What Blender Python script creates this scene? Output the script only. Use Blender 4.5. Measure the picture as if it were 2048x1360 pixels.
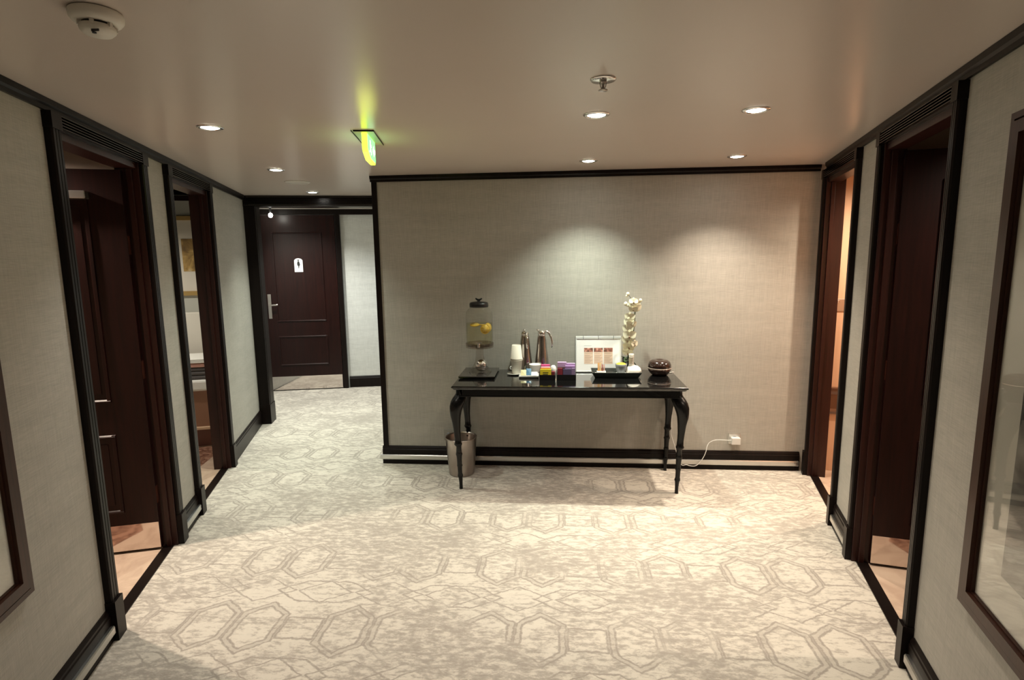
import bpy, bmesh, math, random
from mathutils import Vector, Matrix
random.seed(7)
for o in list(bpy.data.objects): bpy.data.objects.remove(o)
SC = bpy.context.scene
COL = SC.collection
R = math.radians

# ---------------------------------------------------------------- camera
cam_d = bpy.data.cameras.new('camera'); cam = bpy.data.objects.new('camera', cam_d); COL.objects.link(cam)
SC.camera = cam
cam_d.sensor_width = 36.0; cam_d.sensor_fit = 'HORIZONTAL'
cam_d.lens = 1109.37 / 2048 * 36
cam_d.clip_start = 0.05; cam_d.clip_end = 60
yaw, pitch, roll = R(-4.781), R(-8.377), R(-0.732)
fw = Vector((math.sin(yaw)*math.cos(pitch), math.cos(yaw)*math.cos(pitch), math.sin(pitch)))
rt = Vector((math.cos(yaw), -math.sin(yaw), 0)); up = rt.cross(fw)
r2 = rt*math.cos(roll) + up*math.sin(roll); u2 = up*math.cos(roll) - rt*math.sin(roll)
CAM_Z = 1.64
cam.matrix_world = Matrix(((r2.x, u2.x, -fw.x, 0), (r2.y, u2.y, -fw.y, 0), (r2.z, u2.z, -fw.z, CAM_Z), (0, 0, 0, 1)))

# ---------------------------------------------------------------- world, exposure
w = bpy.data.worlds.new('world'); SC.world = w; w.use_nodes = True
w.node_tree.nodes['Background'].inputs[0].default_value = (0.9, 0.85, 0.75, 1)
w.node_tree.nodes['Background'].inputs[1].default_value = 0.02
SC.view_settings.view_transform = 'Standard'
SC.view_settings.look = 'None'
SC.view_settings.gamma = 1.0
SC.view_settings.use_curve_mapping = False
SC.view_settings.exposure = 1.17
CEIL = 2.27
# downlights: (x, y, colour, power)
COOL = (0.93, 1.0, 0.84); WARM = (1.0, 0.85, 0.68); NEUT = (1.0, 0.94, 0.84)
LAMPS = [
    (-1.633, 2.607, NEUT, 36, 'bright recessed downlight before the left doors, beside the first doorway'),
    (-1.948, 3.832, COOL, 48, 'recessed downlight between the glowing exit sign and the passage, on the left'),
    (-2.261, 5.107, COOL, 55, 'small recessed downlight right before the dark fluted header of the passage'),
    (0.172, 2.618, NEUT, 38, 'bright recessed downlight just behind the sprinkler head'),
    (0.864, 2.625, WARM, 40, 'bright recessed downlight furthest to the right in the front row'),
    (0.201, 3.810, COOL, 66, 'recessed downlight near the wall above the chrome vacuum jugs'),
    (1.144, 3.792, WARM, 72, 'recessed downlight near the wall at the right, casting the warm scallop'),
]
HIDDEN = [(-0.75, 0.9, NEUT, 16), (0.45, 0.85, WARM, 16)]
def spot(name, loc, colr, power, size=104, blend=1.0, rad=0.03, target=None):
    d = bpy.data.lights.new(name, 'SPOT'); d.energy = power; d.color = colr
    d.spot_size = R(size); d.spot_blend = blend; d.shadow_soft_size = rad
    o = bpy.data.objects.new(name, d); COL.objects.link(o); o.location = loc
    if target is not None:
        o.rotation_euler = (Vector(target)-Vector(loc)).to_track_quat('-Z', 'Y').to_euler()
    return o
for x, y, c, p, _ in LAMPS: spot('downlight_beam', (x, y, CEIL-0.012), c, p)
for x, y, c, p in HIDDEN: spot('downlight_beam', (x, y, CEIL-0.012), c, p)

# ---------------------------------------------------------------- plan frames
class Frame:
    def __init__(s, o, u, n):
        s.o = Vector((o[0], o[1], o[2] if len(o) > 2 else 0)); s.u = Vector((u[0], u[1], 0)).normalized(); s.n = Vector((n[0], n[1], 0)).normalized()
    def __call__(s, a, b, z): return s.o + s.u*a + s.n*b + Vector((0, 0, z))
    def sub(s, a, b, z=0, swap=None):
        q = s(a, b, z)
        if swap is None: return Frame(q, s.u, s.n)
        return Frame(q, swap[0], swap[1])
WF = Frame((0, 0), (1, 0), (0, 1))
lu = Vector((-.316, .949, 0)).normalized(); ln = Vector((lu.y, -lu.x, 0))
ru = Vector((.228, .974, 0)).normalized(); rn = Vector((-ru.y, ru.x, 0))
LF = Frame((-1.871, 1.850), lu, ln)      # s runs away from the camera, n into the room
RF = Frame(Vector((1.352, 2.114, 0)) - rn*.026, ru, rn)
pu = Vector((math.cos(R(13.3)), math.sin(R(13.3)), 0)); pn = Vector((pu.y, -pu.x, 0))   # portal frame, n to the camera
PF = Frame((-3.02, 5.235), pu, pn)
FF = Frame((-3.62, 6.68), Vector((1.316, .30, 0)), Vector((.30, -1.316, 0)))        # far wall

# ---------------------------------------------------------------- materials
def mat(name, colr=(.8, .8, .8), rough=.5, metal=0.0, coat=0.0, spec=.5, emis=None, estr=0.0, sheen=0.0):
    m = bpy.data.materials.new(name); m.use_nodes = True
    b = m.node_tree.nodes['Principled BSDF']
    b.inputs['Base Color'].default_value = (*colr, 1); b.inputs['Roughness'].default_value = rough
    b.inputs['Metallic'].default_value = metal; b.inputs['Coat Weight'].default_value = coat
    b.inputs['Specular IOR Level'].default_value = spec
    if coat: b.inputs['Coat Roughness'].default_value = 0.04
    if sheen: b.inputs['Sheen Weight'].default_value = sheen
    if emis: b.inputs['Emission Color'].default_value = (*emis, 1); b.inputs['Emission Strength'].default_value = estr
    return m
class NT:
    """small helper to write node maths"""
    def __init__(s, m): s.t = m.node_tree; s.b = s.t.nodes['Principled BSDF']
    def n(s, typ, **kw):
        x = s.t.nodes.new(typ)
        for k, v in kw.items(): setattr(x, k, v)
        return x
    def put(s, sock, v):
        if isinstance(v, bpy.types.NodeSocket): s.t.links.new(v, sock)
        else: sock.default_value = v
    def m(s, op, a, b=None, c=None, clamp=False):
        x = s.n('ShaderNodeMath', operation=op, use_clamp=clamp); s.put(x.inputs[0], a)
        if b is not None: s.put(x.inputs[1], b)
        if c is not None: s.put(x.inputs[2], c)
        return x.outputs[0]
    def coord(s, scale=(1, 1, 1), rotz=0):
        g = s.n('ShaderNodeNewGeometry'); mp = s.n('ShaderNodeMapping')
        mp.inputs['Scale'].default_value = scale; mp.inputs['Rotation'].default_value = (0, 0, rotz)
        s.t.links.new(g.outputs['Position'], mp.inputs['Vector']); return mp.outputs['Vector']
    def noise(s, vec, scale, detail=3, rough=.5, dist=0):
        x = s.n('ShaderNodeTexNoise'); s.t.links.new(vec, x.inputs['Vector'])
        x.inputs['Scale'].default_value = scale; x.inputs['Detail'].default_value = detail
        x.inputs['Roughness'].default_value = rough; x.inputs['Distortion'].default_value = dist
        return x.outputs['Fac']
    def ramp(s, fac, stops):
        x = s.n('ShaderNodeValToRGB'); e = x.color_ramp.elements
        while len(e) < len(stops): e.new(.5)
        for k, (p, c) in enumerate(stops):
            e[k].position = p; e[k].color = (*c, 1) if len(c) == 3 else c
        s.put(x.inputs[0], fac); return x.outputs[0]
    def mix(s, f, a, b):
        x = s.n('ShaderNodeMix', data_type='RGBA'); s.put(x.inputs['Factor'], f)
        s.put(x.inputs[6], a if isinstance(a, bpy.types.NodeSocket) else (*a, 1)); s.put(x.inputs[7], b if isinstance(b, bpy.types.NodeSocket) else (*b, 1))
        return x.outputs[2]
    def bump(s, h, strength=.2, dist=.002):
        x = s.n('ShaderNodeBump'); x.inputs['Strength'].default_value = strength; x.inputs['Distance'].default_value = dist
        s.put(x.inputs['Height'], h); s.t.links.new(x.outputs[0], s.b.inputs['Normal'])
    def color(s, c): s.t.links.new(c, s.b.inputs['Base Color'])

def wood(name, dark, light, rough=.3, coat=.3, scale=1.0, horiz=False, spec=.5):
    m = mat(name, dark, rough, coat=coat, spec=spec); t = NT(m)
    v = t.coord((1.5, 1.5, 30) if horiz else (22, 22, 1.2))
    f = t.noise(v, 2.2*scale, 5, .6, .8)
    t.color(t.ramp(f, [(.3, dark), (.75, light)])); t.bump(f, .06, .001); return m
def wallpaper(name, base):
    m = mat(name, base, .62, spec=.35); t = NT(m)
    hz = t.noise(t.coord((9, 9, 240)), 1.6, 3, .6); vt = t.noise(t.coord((170, 170, 6)), 1.6, 2, .5)
    sheen = t.noise(t.coord((1.3, 1.3, 14)), 1.5, 2, .5)
    f = t.m('ADD', t.m('MULTIPLY', hz, .6), t.m('MULTIPLY', vt, .4))
    f = t.m('ADD', t.m('MULTIPLY', f, .8), t.m('MULTIPLY', sheen, .2))
    lo = tuple(c*.80 for c in base); hi = tuple(min(1, c*1.18) for c in base)
    t.color(t.ramp(f, [(.33, lo), (.67, hi)])); t.bump(f, .25, .0015); return m
M = {}
M['paper'] = wallpaper('linen_wallpaper', (.42, .405, .365))
M['paper_white'] = wallpaper('pale_wallpaper', (.62, .63, .60))
M['casing'] = wood('near_black_wood', (.0045, .0028, .0024), (.011, .0065, .0055), .36, .0, spec=.16)
M['header'] = wood('glossy_dark_header', (.0045, .0028, .0024), (.011, .0065, .0055), .24, .0, spec=.5)
M['jamb'] = wood('lit_mahogany_jamb', (.016, .004, .003), (.036, .009, .006), .34, .0, spec=.35)  # same mahogany, lighter: room light on the jambs put into the colour
M['mahogany'] = wood('mahogany', (.008, .0017, .0014), (.020, .0042, .003), .34, .0, spec=.28)
M['lacquer'] = mat('black_lacquer', (.004, .004, .004), .25, coat=.12, spec=.2)
M['top'] = mat('black_lacquer_top', (.004, .004, .004), .12, coat=1.0, spec=.1)
M['top'].node_tree.nodes['Principled BSDF'].inputs['Coat Roughness'].default_value = .015
M['lacquer'].node_tree.nodes['Principled BSDF'].inputs['Coat Roughness'].default_value = .02
M['black'] = mat('black_plastic', (.010, .010, .011), .35)
M['chrome'] = mat('chrome', (.86, .85, .84), .08, 1.0)
M['steel'] = mat('brushed_steel', (.50, .46, .43), .30, 1.0)
M['kick'] = mat('mirror_steel', (.72, .66, .62), .07, 1.0)
M['alu'] = mat('aluminium_rail', (.68, .68, .66), .30, 1.0)
M['white'] = mat('white_ceramic', (.80, .79, .76), .25)
M['card'] = mat('white_card', (.86, .86, .84), .6)
M['plastic'] = mat('white_plastic', (.74, .73, .70), .35)
M['paint'] = mat('white_painted_metal', (.62, .60, .56), .4)
M['brown'] = wood('dark_brown_wood', (.014, .006, .004), (.034, .014, .010), .18, .6, 1.0, True)
M['grey'] = mat('grey_stoneware', (.18, .19, .20), .4)
M['lampglass'] = mat('lit_lamp_glass', (1, 1, 1), .3, emis=(1.0, .97, .86), estr=28)
M['cream'] = mat('cream_fabric', (.74, .70, .62), .8)

def ceiling_mat():
    m = mat('satin_ceiling', (.44, .385, .335), .26, spec=.55); t = NT(m)
    t.b.inputs['Base Color'].default_value = (.68, .60, .54, 1)
    t.bump(t.noise(t.coord((1, 1, 1)), 2.2, 2, .4), .25, .01); return m
M['ceiling'] = ceiling_mat()

def carpet_mat():
    m = mat('patterned_carpet', (.6, .55, .46), .95, spec=.15, sheen=.15); t = NT(m)
    g = t.n('ShaderNodeNewGeometry'); sep = t.n('ShaderNodeSeparateXYZ'); t.t.links.new(g.outputs['Position'], sep.inputs[0])
    X, Y = sep.outputs[0], sep.outputs[1]
    jit = t.noise(t.coord((14, 22, 1)), 1.0, 3, .6); jit2 = t.noise(t.coord((18, 12, 1)), 1.3, 3, .6)
    X = t.m('ADD', X, t.m('MULTIPLY', t.m('SUBTRACT', jit, .5), .030))
    Y = t.m('ADD', Y, t.m('MULTIPLY', t.m('SUBTRACT', jit2, .5), .030))
    PX, PY = .645, .557
    # cell coordinates: the pair of hexagons is centred on x=-.195, row at y=3.317
    cx = t.m('SUBTRACT', t.m('FLOORED_MODULO', t.m('ADD', X, .195 + PX/2), PX), PX/2)
    cy = t.m('SUBTRACT', t.m('FLOORED_MODULO', t.m('SUBTRACT', Y, 3.317 - PY/2), PY), PY/2)
    ax = t.m('ABSOLUTE', cx); ay = t.m('ABSOLUTE', cy)
    def hexd(px, py, hw, hh, k):     # pointed top hexagon distance (k: slope of its shoulders)
        a = t.m('SUBTRACT', t.m('ABSOLUTE', px), hw)
        b = t.m('SUBTRACT', t.m('ADD', t.m('MULTIPLY', t.m('ABSOLUTE', px), k), t.m('MULTIPLY', t.m('ABSOLUTE', py), .87)), hh)
        return t.m('MAXIMUM', a, b)
    def boxd(px, py, hw, hh):
        return t.m('MAXIMUM', t.m('SUBTRACT', t.m('ABSOLUTE', px), hw), t.m('SUBTRACT', t.m('ABSOLUTE', py), hh))
    def line(d, off, wd):
        return t.m('SMOOTH_MIN', 1.0, t.m('DIVIDE', t.m('SUBTRACT', wd, t.m('ABSOLUTE', t.m('SUBTRACT', d, off))), wd*.6), .01)
    h = hexd(t.m('SUBTRACT', ax, .1155), cy, .085, .129, .65)
    rx = t.m('SUBTRACT', ax, PX/2)
    rr = boxd(rx, cy, .085, .072)
    yy = t.m('SUBTRACT', ay, PY/2)
    wide = t.m('MAXIMUM', t.m('SUBTRACT', t.m('ADD', t.m('MULTIPLY', t.m('ABSOLUTE', rx), .55), t.m('MULTIPLY', t.m('ABSOLUTE', yy), .85)), .135), t.m('SUBTRACT', t.m('ABSOLUTE', yy), .085))
    wide2 = t.m('SUBTRACT', t.m('ADD', t.m('MULTIPLY', t.m('ABSOLUTE', rx), .55), t.m('MULTIPLY', t.m('ABSOLUTE', yy), .85)), .075)
    dia = t.m('SUBTRACT', t.m('ADD', t.m('MULTIPLY', ax, .5), t.m('MULTIPLY', t.m('ABSOLUTE', yy), .87)), .085)
    L = t.m('MAXIMUM', line(h, 0.0, .009), line(h, .026, .008))
    L = t.m('MAXIMUM', L, line(rr, 0.0, .009))
    L = t.m('MAXIMUM', L, t.m('MAXIMUM', line(wide, 0.0, .007), line(wide2, 0.0, .006)))
    L = t.m('MAXIMUM', L, line(dia, 0, .006))
    L = t.m('MAXIMUM', L, 0.0)
    band = t.m('MULTIPLY', t.m('GREATER_THAN', h, 0.0), t.m('LESS_THAN', h, .026))
    L = t.m('MAXIMUM', L, t.m('MULTIPLY', band, .45))
    # worn patches: the outline is lost where the pile is mottled
    big = t.noise(t.coord((.8, 1.0, 1)), 1.5, 3, .55)
    wear = t.ramp(big, [(.38, (.20, .20, .20)), (.49, (1, 1, 1))])
    streak = t.noise(t.coord((11, 24, 1)), 1.6, 6, .70, .15)
    fine = t.noise(t.coord((60, 130, 1)), 1.5, 3, .6)
    med = t.noise(t.coord((3.0, 5.5, 1)), 1.4, 4, .6)
    Lm = t.m('MULTIPLY', t.m('MULTIPLY', L, wear), t.ramp(streak, [(.32, (.55, .55, .55)), (.50, (1, 1, 1))]))
    mott = t.m('ADD', t.m('ADD', t.m('MULTIPLY', streak, .72), t.m('MULTIPLY', med, .24)), t.m('MULTIPLY', t.m('SUBTRACT', .5, big), .40))
    mott = t.ramp(mott, [(.425, (0, 0, 0)), (.47, (.30, .30, .30)), (.51, (.72, .72, .72)), (.58, (1, 1, 1))])
    dark = t.m('MAXIMUM', t.m('MULTIPLY', Lm, .78), t.m('MULTIPLY', mott, .72))
    dark = t.m('ADD', dark, t.m('MULTIPLY', t.m('SUBTRACT', fine, .5), .30), clamp=True)
    t.color(t.mix(dark, (.63, .585, .51), (.27, .235, .205)))
    t.bump(fine, .6, .003); return m
M['carpet'] = carpet_mat()
def tile_mat():
    m = mat('stone_tile', (.6, .5, .4), .22, spec=.5); t = NT(m)
    v = t.coord((2.2, 2.2, 1)); f = t.noise(v, 2.0, 5, .6, 1.0)
    c = t.ramp(f, [(.35, (.50, .36, .27)), (.6, (.66, .50, .38))])
    t.color(c); return m
M['tile'] = tile_mat()
def mosaic_mat():
    m = mat('brown_inlay', (.3, .15, .1), .25); t = NT(m)
    f = t.noise(t.coord((5, 5, 1)), 2, 4, .6, 1.5); t.color(t.ramp(f, [(.4, (.16, .07, .045)), (.6, (.40, .22, .15))])); return m
M['mosaic'] = mosaic_mat()
def clear(name, tint, fres=1.45, rough=.02, alpha=0.0):
    m = bpy.data.materials.new(name); m.use_nodes = True; t = m.node_tree; t.nodes.clear()
    o = t.nodes.new('ShaderNodeOutputMaterial'); mx = t.nodes.new('ShaderNodeMixShader'); lw = t.nodes.new('ShaderNodeLayerWeight'); pw = t.nodes.new('ShaderNodeMath'); ma = t.nodes.new('ShaderNodeMath')
    tr = t.nodes.new('ShaderNodeBsdfTransparent'); gl = t.nodes.new('ShaderNodeBsdfGlossy')
    tr.inputs[0].default_value = (*tint, 1); gl.inputs['Roughness'].default_value = rough; lw.inputs[0].default_value = .5; pw.operation = 'POWER'; pw.inputs[1].default_value = 4.0
    ma.operation = 'MULTIPLY_ADD'; ma.inputs[1].default_value = .8; ma.inputs[2].default_value = ((fres-1)/(fres+1))**2; t.links.new(lw.outputs['Facing'], pw.inputs[0]); t.links.new(pw.outputs[0], ma.inputs[0])
    t.links.new(ma.outputs[0], mx.inputs[0]); t.links.new(tr.outputs[0], mx.inputs[1]); t.links.new(gl.outputs[0], mx.inputs[2])
    t.links.new(mx.outputs[0], o.inputs[0]); return m
M['glass'] = clear('clear_glass', (.93, .93, .91))
M['pane'] = clear('picture_glass', (.97, .97, .96), 1.5, .01)
M['water'] = clear('lemon_water', (.95, .93, .80), 1.2)

# ---------------------------------------------------------------- mesh helpers
class MB:
    def __init__(s): s.v = []; s.f = []; s.sm = []
    def add(s, vs, fs, sm=False):
        k = len(s.v); s.v += [Vector(p) for p in vs]; s.f += [tuple(i+k for i in f) for f in fs]; s.sm += [sm]*len(fs); return s
    def box(s, a0, a1, b0, b1, z0, z1, F=WF):
        a0, a1 = min(a0, a1), max(a0, a1); b0, b1 = min(b0, b1), max(b0, b1)
        vs = [F(a, b, z) for z in (z0, z1) for b in (b0, b1) for a in (a0, a1)]
        return s.add(vs, [(0, 2, 3, 1), (4, 5, 7, 6), (0, 1, 5, 4), (2, 6, 7, 3), (0, 4, 6, 2), (1, 3, 7, 5)])
    def frus(s, lo, hi, z0, z1, F=WF):       # lo/hi = (a0,a1,b0,b1)
        vs = [F(a, b, z) for (q, z) in ((lo, z0), (hi, z1)) for b in q[2:] for a in q[:2]]
        return s.add(vs, [(0, 2, 3, 1), (4, 5, 7, 6), (0, 1, 5, 4), (2, 6, 7, 3), (0, 4, 6, 2), (1, 3, 7, 5)])
    def prof(s, pts, a0, a1, F=WF):          # profile of (b,z) swept along a
        n = len(pts); vs = [F(a, b, z) for a in (a0, a1) for (b, z) in pts]
        fs = [(i, (i+1) % n, n+(i+1) % n, n+i) for i in range(n)] + [tuple(range(n))[::-1], tuple(range(n, 2*n))]
        return s.add(vs, fs)
    def poly(s, pts, z0, z1, F=WF):          # polygon in (a,b) extruded in z
        n = len(pts); vs = [F(a, b, z) for z in (z0, z1) for (a, b) in pts]
        fs = [(i, (i+1) % n, n+(i+1) % n, n+i) for i in range(n)] + [tuple(range(n))[::-1], tuple(range(n, 2*n))]
        return s.add(vs, fs)
    def plate(s, pts, b0, b1, F=WF):         # polygon in (a,z) extruded along b
        n = len(pts); vs = [F(a, b, z) for b in (b0, b1) for (a, z) in pts]
        fs = [(i, (i+1) % n, n+(i+1) % n, n+i) for i in range(n)] + [tuple(range(n))[::-1], tuple(range(n, 2*n))]
        return s.add(vs, fs)
    def lathe(s, prof, c=(0, 0, 0), seg=32, sx=1.0, sy=1.0, rot=0, M4=None):
        c = Vector(c); n = len(prof); vs = []
        for k in range(seg):
            t = 2*math.pi*k/seg + rot
            for (r, z) in prof:
                p = Vector((r*math.cos(t)*sx, r*math.sin(t)*sy, z))
                vs.append(c + (M4 @ p if M4 else p))
        fs = []
        for k in range(seg):
            k2 = (k+1) % seg
            for i in range(n-1): fs.append((k*n+i, k2*n+i, k2*n+i+1, k*n+i+1))
        s.add(vs, fs, True)
        if prof[0][0] > 1e-5: s.f.append(tuple(len(s.v)-len(vs)+k*n for k in range(seg))[::-1]); s.sm.append(False)
        if prof[-1][0] > 1e-5: s.f.append(tuple(len(s.v)-len(vs)+k*n+n-1 for k in range(seg))); s.sm.append(False)
        return s
    def tube(s, pts, rad, seg=10, flat=1.0):
        pts = [Vector(p) for p in pts]; n = len(pts); vs = []
        rr = rad if isinstance(rad, (list, tuple)) else [rad]*n
        up = Vector((0, 0, 1)); prev = None
        for i, p in enumerate(pts):
            d = (pts[min(i+1, n-1)] - pts[max(i-1, 0)]).normalized()
            a = d.cross(up) if prev is None else prev - d*prev.dot(d)
            if a.length < 1e-4: a = d.cross(Vector((1, 0, 0)))
            a.normalize(); b = d.cross(a); prev = a
            for k in range(seg):
                t = 2*math.pi*k/seg; vs.append(p + (a*math.cos(t) + b*math.sin(t)*flat)*rr[i])
        fs = [(i*seg+k, i*seg+(k+1) % seg, (i+1)*seg+(k+1) % seg, (i+1)*seg+k) for i in range(n-1) for k in range(seg)]
        s.add(vs, fs, True); base = len(s.v)-len(vs)
        s.f.append(tuple(base+k for k in range(seg))[::-1]); s.f.append(tuple(base+(n-1)*seg+k for k in range(seg))); s.sm += [False, False]
        return s
    def ball(s, c, r, sx=1, sy=1, sz=1, seg=16, rings=9, M4=None):
        pr = [(r*math.cos(-math.pi/2+math.pi*i/rings), r*sz*math.sin(-math.pi/2+math.pi*i/rings)) for i in range(rings+1)]
        pr[0] = (0, pr[0][1]); pr[-1] = (0, pr[-1][1]); return s.lathe(pr, c, seg, sx, sy, M4=M4)
    def build(s, name, m, parent=None, bevel=0, origin=None, segs=2):
        me = bpy.data.meshes.new(name)
        if parent is not None: org = world_org(parent)
        elif origin is not None: org = Vector(origin)
        else:
            lo = Vector([min(v[i] for v in s.v) for i in range(3)]); hi = Vector([max(v[i] for v in s.v) for i in range(3)])
            org = Vector(((lo.x+hi.x)/2, (lo.y+hi.y)/2, lo.z))
        me.from_pydata([tuple(v-org) for v in s.v], [], s.f)
        for p, q in zip(me.polygons, s.sm): p.use_smooth = q
        bm = bmesh.new(); bm.from_mesh(me); bmesh.ops.remove_doubles(bm, verts=bm.verts, dist=1e-6)
        bmesh.ops.recalc_face_normals(bm, faces=bm.faces); bm.to_mesh(me); bm.free()
        if isinstance(m, (list, tuple)):
            for q in m: me.materials.append(q)
        else: me.materials.append(m)
        o = bpy.data.objects.new(name, me); COL.objects.link(o)
        if parent is not None: o.parent = parent
        else: o.location = org
        if bevel:
            b = o.modifiers.new('bevel', 'BEVEL'); b.width = bevel; b.segments = segs; b.limit_method = 'ANGLE'; b.angle_limit = R(40)
        return o
def world_org(o):
    v = Vector((0, 0, 0))
    while o is not None: v += o.location; o = o.parent
    return v
def empty(name, loc):
    o = bpy.data.objects.new(name, None); COL.objects.link(o); o.location = loc; o.empty_display_size = .05; return o
def tag(o, label=None, cat=None, group=None, kind=None):
    if label: o['label'] = label
    if cat: o['category'] = cat
    if group: o['group'] = group
    if kind: o['kind'] = kind
    return o
def struct(o, label=None):
    o['kind'] = 'structure'
    if label: o['label'] = label
    o['category'] = o.name.split('.')[0].split('_')[0]
    return o

# ---------------------------------------------------------------- shell
DOORS_L = [(.30, 1.095), (1.545, 2.345)]; DOORS_R = [(.06, .855), (1.30, 2.09)]
HEAD = 2.165; WB = -.018                      # wall face behind the baseboard front
def side_wall(F, doors, s0, s1, back):
    b = MB(); s = s0
    for (a, c) in doors:
        b.box(s, a, back, WB, 0, CEIL+.03, F); b.box(a, c, back, WB, HEAD, CEIL+.03, F); s = c
    b.box(s, s1, back, WB, 0, CEIL+.03, F); return b
BL, BR_ = -.12, -.10
struct(side_wall(LF, DOORS_L, -3.35, 3.66, BL).build('wall_left', M['paper']), 'left wall in grey-beige linen wallpaper with two doorways')
struct(side_wall(RF, DOORS_R, -3.35, 2.13, BR_).build('wall_right', M['paper']), 'right wall in grey-beige linen wallpaper with two doorways')
BY = 4.245
struct(MB().box(-1.40, 1.90, BY, BY+.13, 0, CEIL+.03).build('wall_back', M['paper']), 'wallpapered wall behind the black console table')
struct(MB().box(-1.40, -1.27, BY+.13, 7.3, 0, CEIL+.03).build('wall_passage', M['paper']), 'side of the wall running into the passage')
struct(MB().box(-1.9, 1.3, -1.35, -1.25, 0, CEIL+.03).build('wall_rear', M['paper']), 'wall behind the camera')
struct(MB().box(-.3, 2.45, -.12, .0, 0, CEIL+.03, FF).build('wall_far', M['paper_white']), 'pale wallpapered end wall of the passage beside the toilet door')
struct(MB().poly([(-3.10, 5.40), (-3.22, 5.36), (-3.86, 6.72), (-3.72, 6.78)], 0, CEIL+.03).build('wall_vestibule', M['paper_white']), 'left wall of the space before the toilet door')
# carpet floor
fl = MB()
def v2(F, s, n): p = F(s, n, 0); return (p.x, p.y)
poly = [v2(LF, -3.35, -.035), v2(LF, 3.66, -.035), (-3.75, 6.9), (-1.3, 7.4), (-1.3, 4.3), (1.87, 4.3), v2(RF, 2.1, -.04), v2(RF, -3.35, -.04)]
fl.poly(poly[::-1], -.05, 0).build('floor', M['carpet']); struct(bpy.data.objects['floor'], 'cream and taupe patterned carpet with hexagons')
struct(MB().box(-4.2, 2.4, -1.4, 7.5, CEIL, CEIL+.06).build('ceiling', M['ceiling']), 'satin beige ceiling')
# crown moulding
def crown(F, s0, s1, base=WB):
    return MB().prof([(base, CEIL-.045), (base+.012, CEIL-.045), (base+.014, CEIL-.030), (base+.022, CEIL-.022), (base+.024, CEIL-.001), (base, CEIL-.001)], s0, s1, F)
struct(crown(LF, -3.3, 3.62).build('trim_1', M['casing']), 'dark crown moulding along the left wall')
struct(crown(RF, -3.3, 2.10).build('trim_2', M['casing']), 'dark crown moulding along the right wall')
BF = Frame((0, BY), (1, 0), (0, -1))
struct(crown(BF, -1.42, 1.86, 0).build('trim_3', M['casing']), 'dark crown moulding along the back wall')
struct(MB().box(-1.405, -1.372, -.006, .012, 0.0, CEIL-.045, BF).box(-1.412, -1.400, -.06, .012, 0, CEIL-.045, BF).build('trim_4', M['casing'], bevel=.002), 'dark corner strip at the free end of the back wall')
# baseboards
def baseboard(name, F, segs, base, label, rail=True, railspan=None):
    e = MB()
    for (a, c) in segs:
        e.prof([(base, 0), (base+.018, 0), (base+.018, .118), (base+.014, .124), (base+.014, .134), (base+.006, .147), (base, .147)], a, c, F)
    o = e.build(name, M['casing']); struct(o, label)
    if rail:
        for (a, c) in (railspan or segs):
            r = MB().prof([(base+.018, .040), (base+.030, .040), (base+.034, .046), (base+.034, .074), (base+.030, .080), (base+.018, .080)], a, c, F).build('bumper_rail', M['alu'], o)
            r['label'] = 'aluminium bumper rail'
    return o
baseboard('baseboard_left', LF, [(-3.3, .235), (1.165, 1.48), (2.415, 3.64)], WB, 'dark baseboard along the left wall', True, [(-3.3, .215), (1.18, 1.465)])
baseboard('baseboard_right', RF, [(-3.3, 0.0), (.900, 1.262)], WB, 'dark baseboard along the right wall', True, [(-3.3, -.012), (.92, 1.24)])
baseboard('baseboard_back', BF, [(-1.42, 1.84)], 0, 'dark baseboard with metal rail below the back wall', True, [(-1.435, 1.83)])
baseboard('baseboard_far', FF, [(.94, 2.4)], 0, 'dark baseboard of the passage end wall', False)

# ---------------------------------------------------------------- doorways
def fluted(b0, z0, z1, n=5, d=.013, base=WB):
    pts = [(base, z0), (b0, z0)]
    h = (z1-z0)/n
    for i in range(n):
        a = z0+h*i
        pts += [(b0, a+h*.10), (b0+d, a+h*.35), (b0+d, a+h*.65), (b0, a+h*.90)]
    pts += [(b0, z1), (base, z1)]
    return pts
def casing_v(F, a0, a1, depth=.030, base=WB):
    """upright moulding with two beads and a plinth block"""
    b = MB(); c = base+depth; w_ = a1-a0
    b.poly([(a0, base), (a0, c-.006), (a0+.006, c), (a0+w_*.30, c), (a0+w_*.34, c-.005), (a0+w_*.38, c), (a0+w_*.62, c), (a0+w_*.66, c-.005), (a0+w_*.70, c), (a1-.006, c), (a1, c-.006), (a1, base)], .17, HEAD+.055, F)
    b.box(a0-.004, a1+.004, base, c+.010, 0, .18, F)
    b.box(a0-.003, a1+.003, base, c+.004, HEAD-.005, HEAD+.057, F)
    return b
def doorway(name, F, a0, a1, back, label, farw=.07, nearw=.07, lining=None):
    root = empty(name, F((a0+a1)/2, back/2, 0)); struct(root, label); root['category'] = 'door'
    casing_v(F, a0-nearw, a0-.002).build('casing', M['casing'], root)
    casing_v(F, a1+.002, a1+farw).build('casing', M['casing'], root)
    MB().prof(fluted(WB+.020, HEAD, HEAD+.057), a0-.002, a1+.002, F).build('header', M['header'], root)
    lb = lining if lining is not None else back
    j = MB(); j.box(a0, a0+.012, back, WB, 0, HEAD, F); j.box(a1-.012, a1, lb, WB+.010, 0, HEAD, F); j.box(a0+.012, a1-.012, back, WB, HEAD-.030, HEAD, F)
    j.box(a1-.026, a1-.012, WB-.045, WB-.02, 0, HEAD-.03, F)
    j.build('jamb_lining', M['jamb'], root, bevel=.002)
    MB().box(a0, a1, -.085, -.030, -.02, .005, F).build('threshold', M['casing'], root)
    return root
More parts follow.
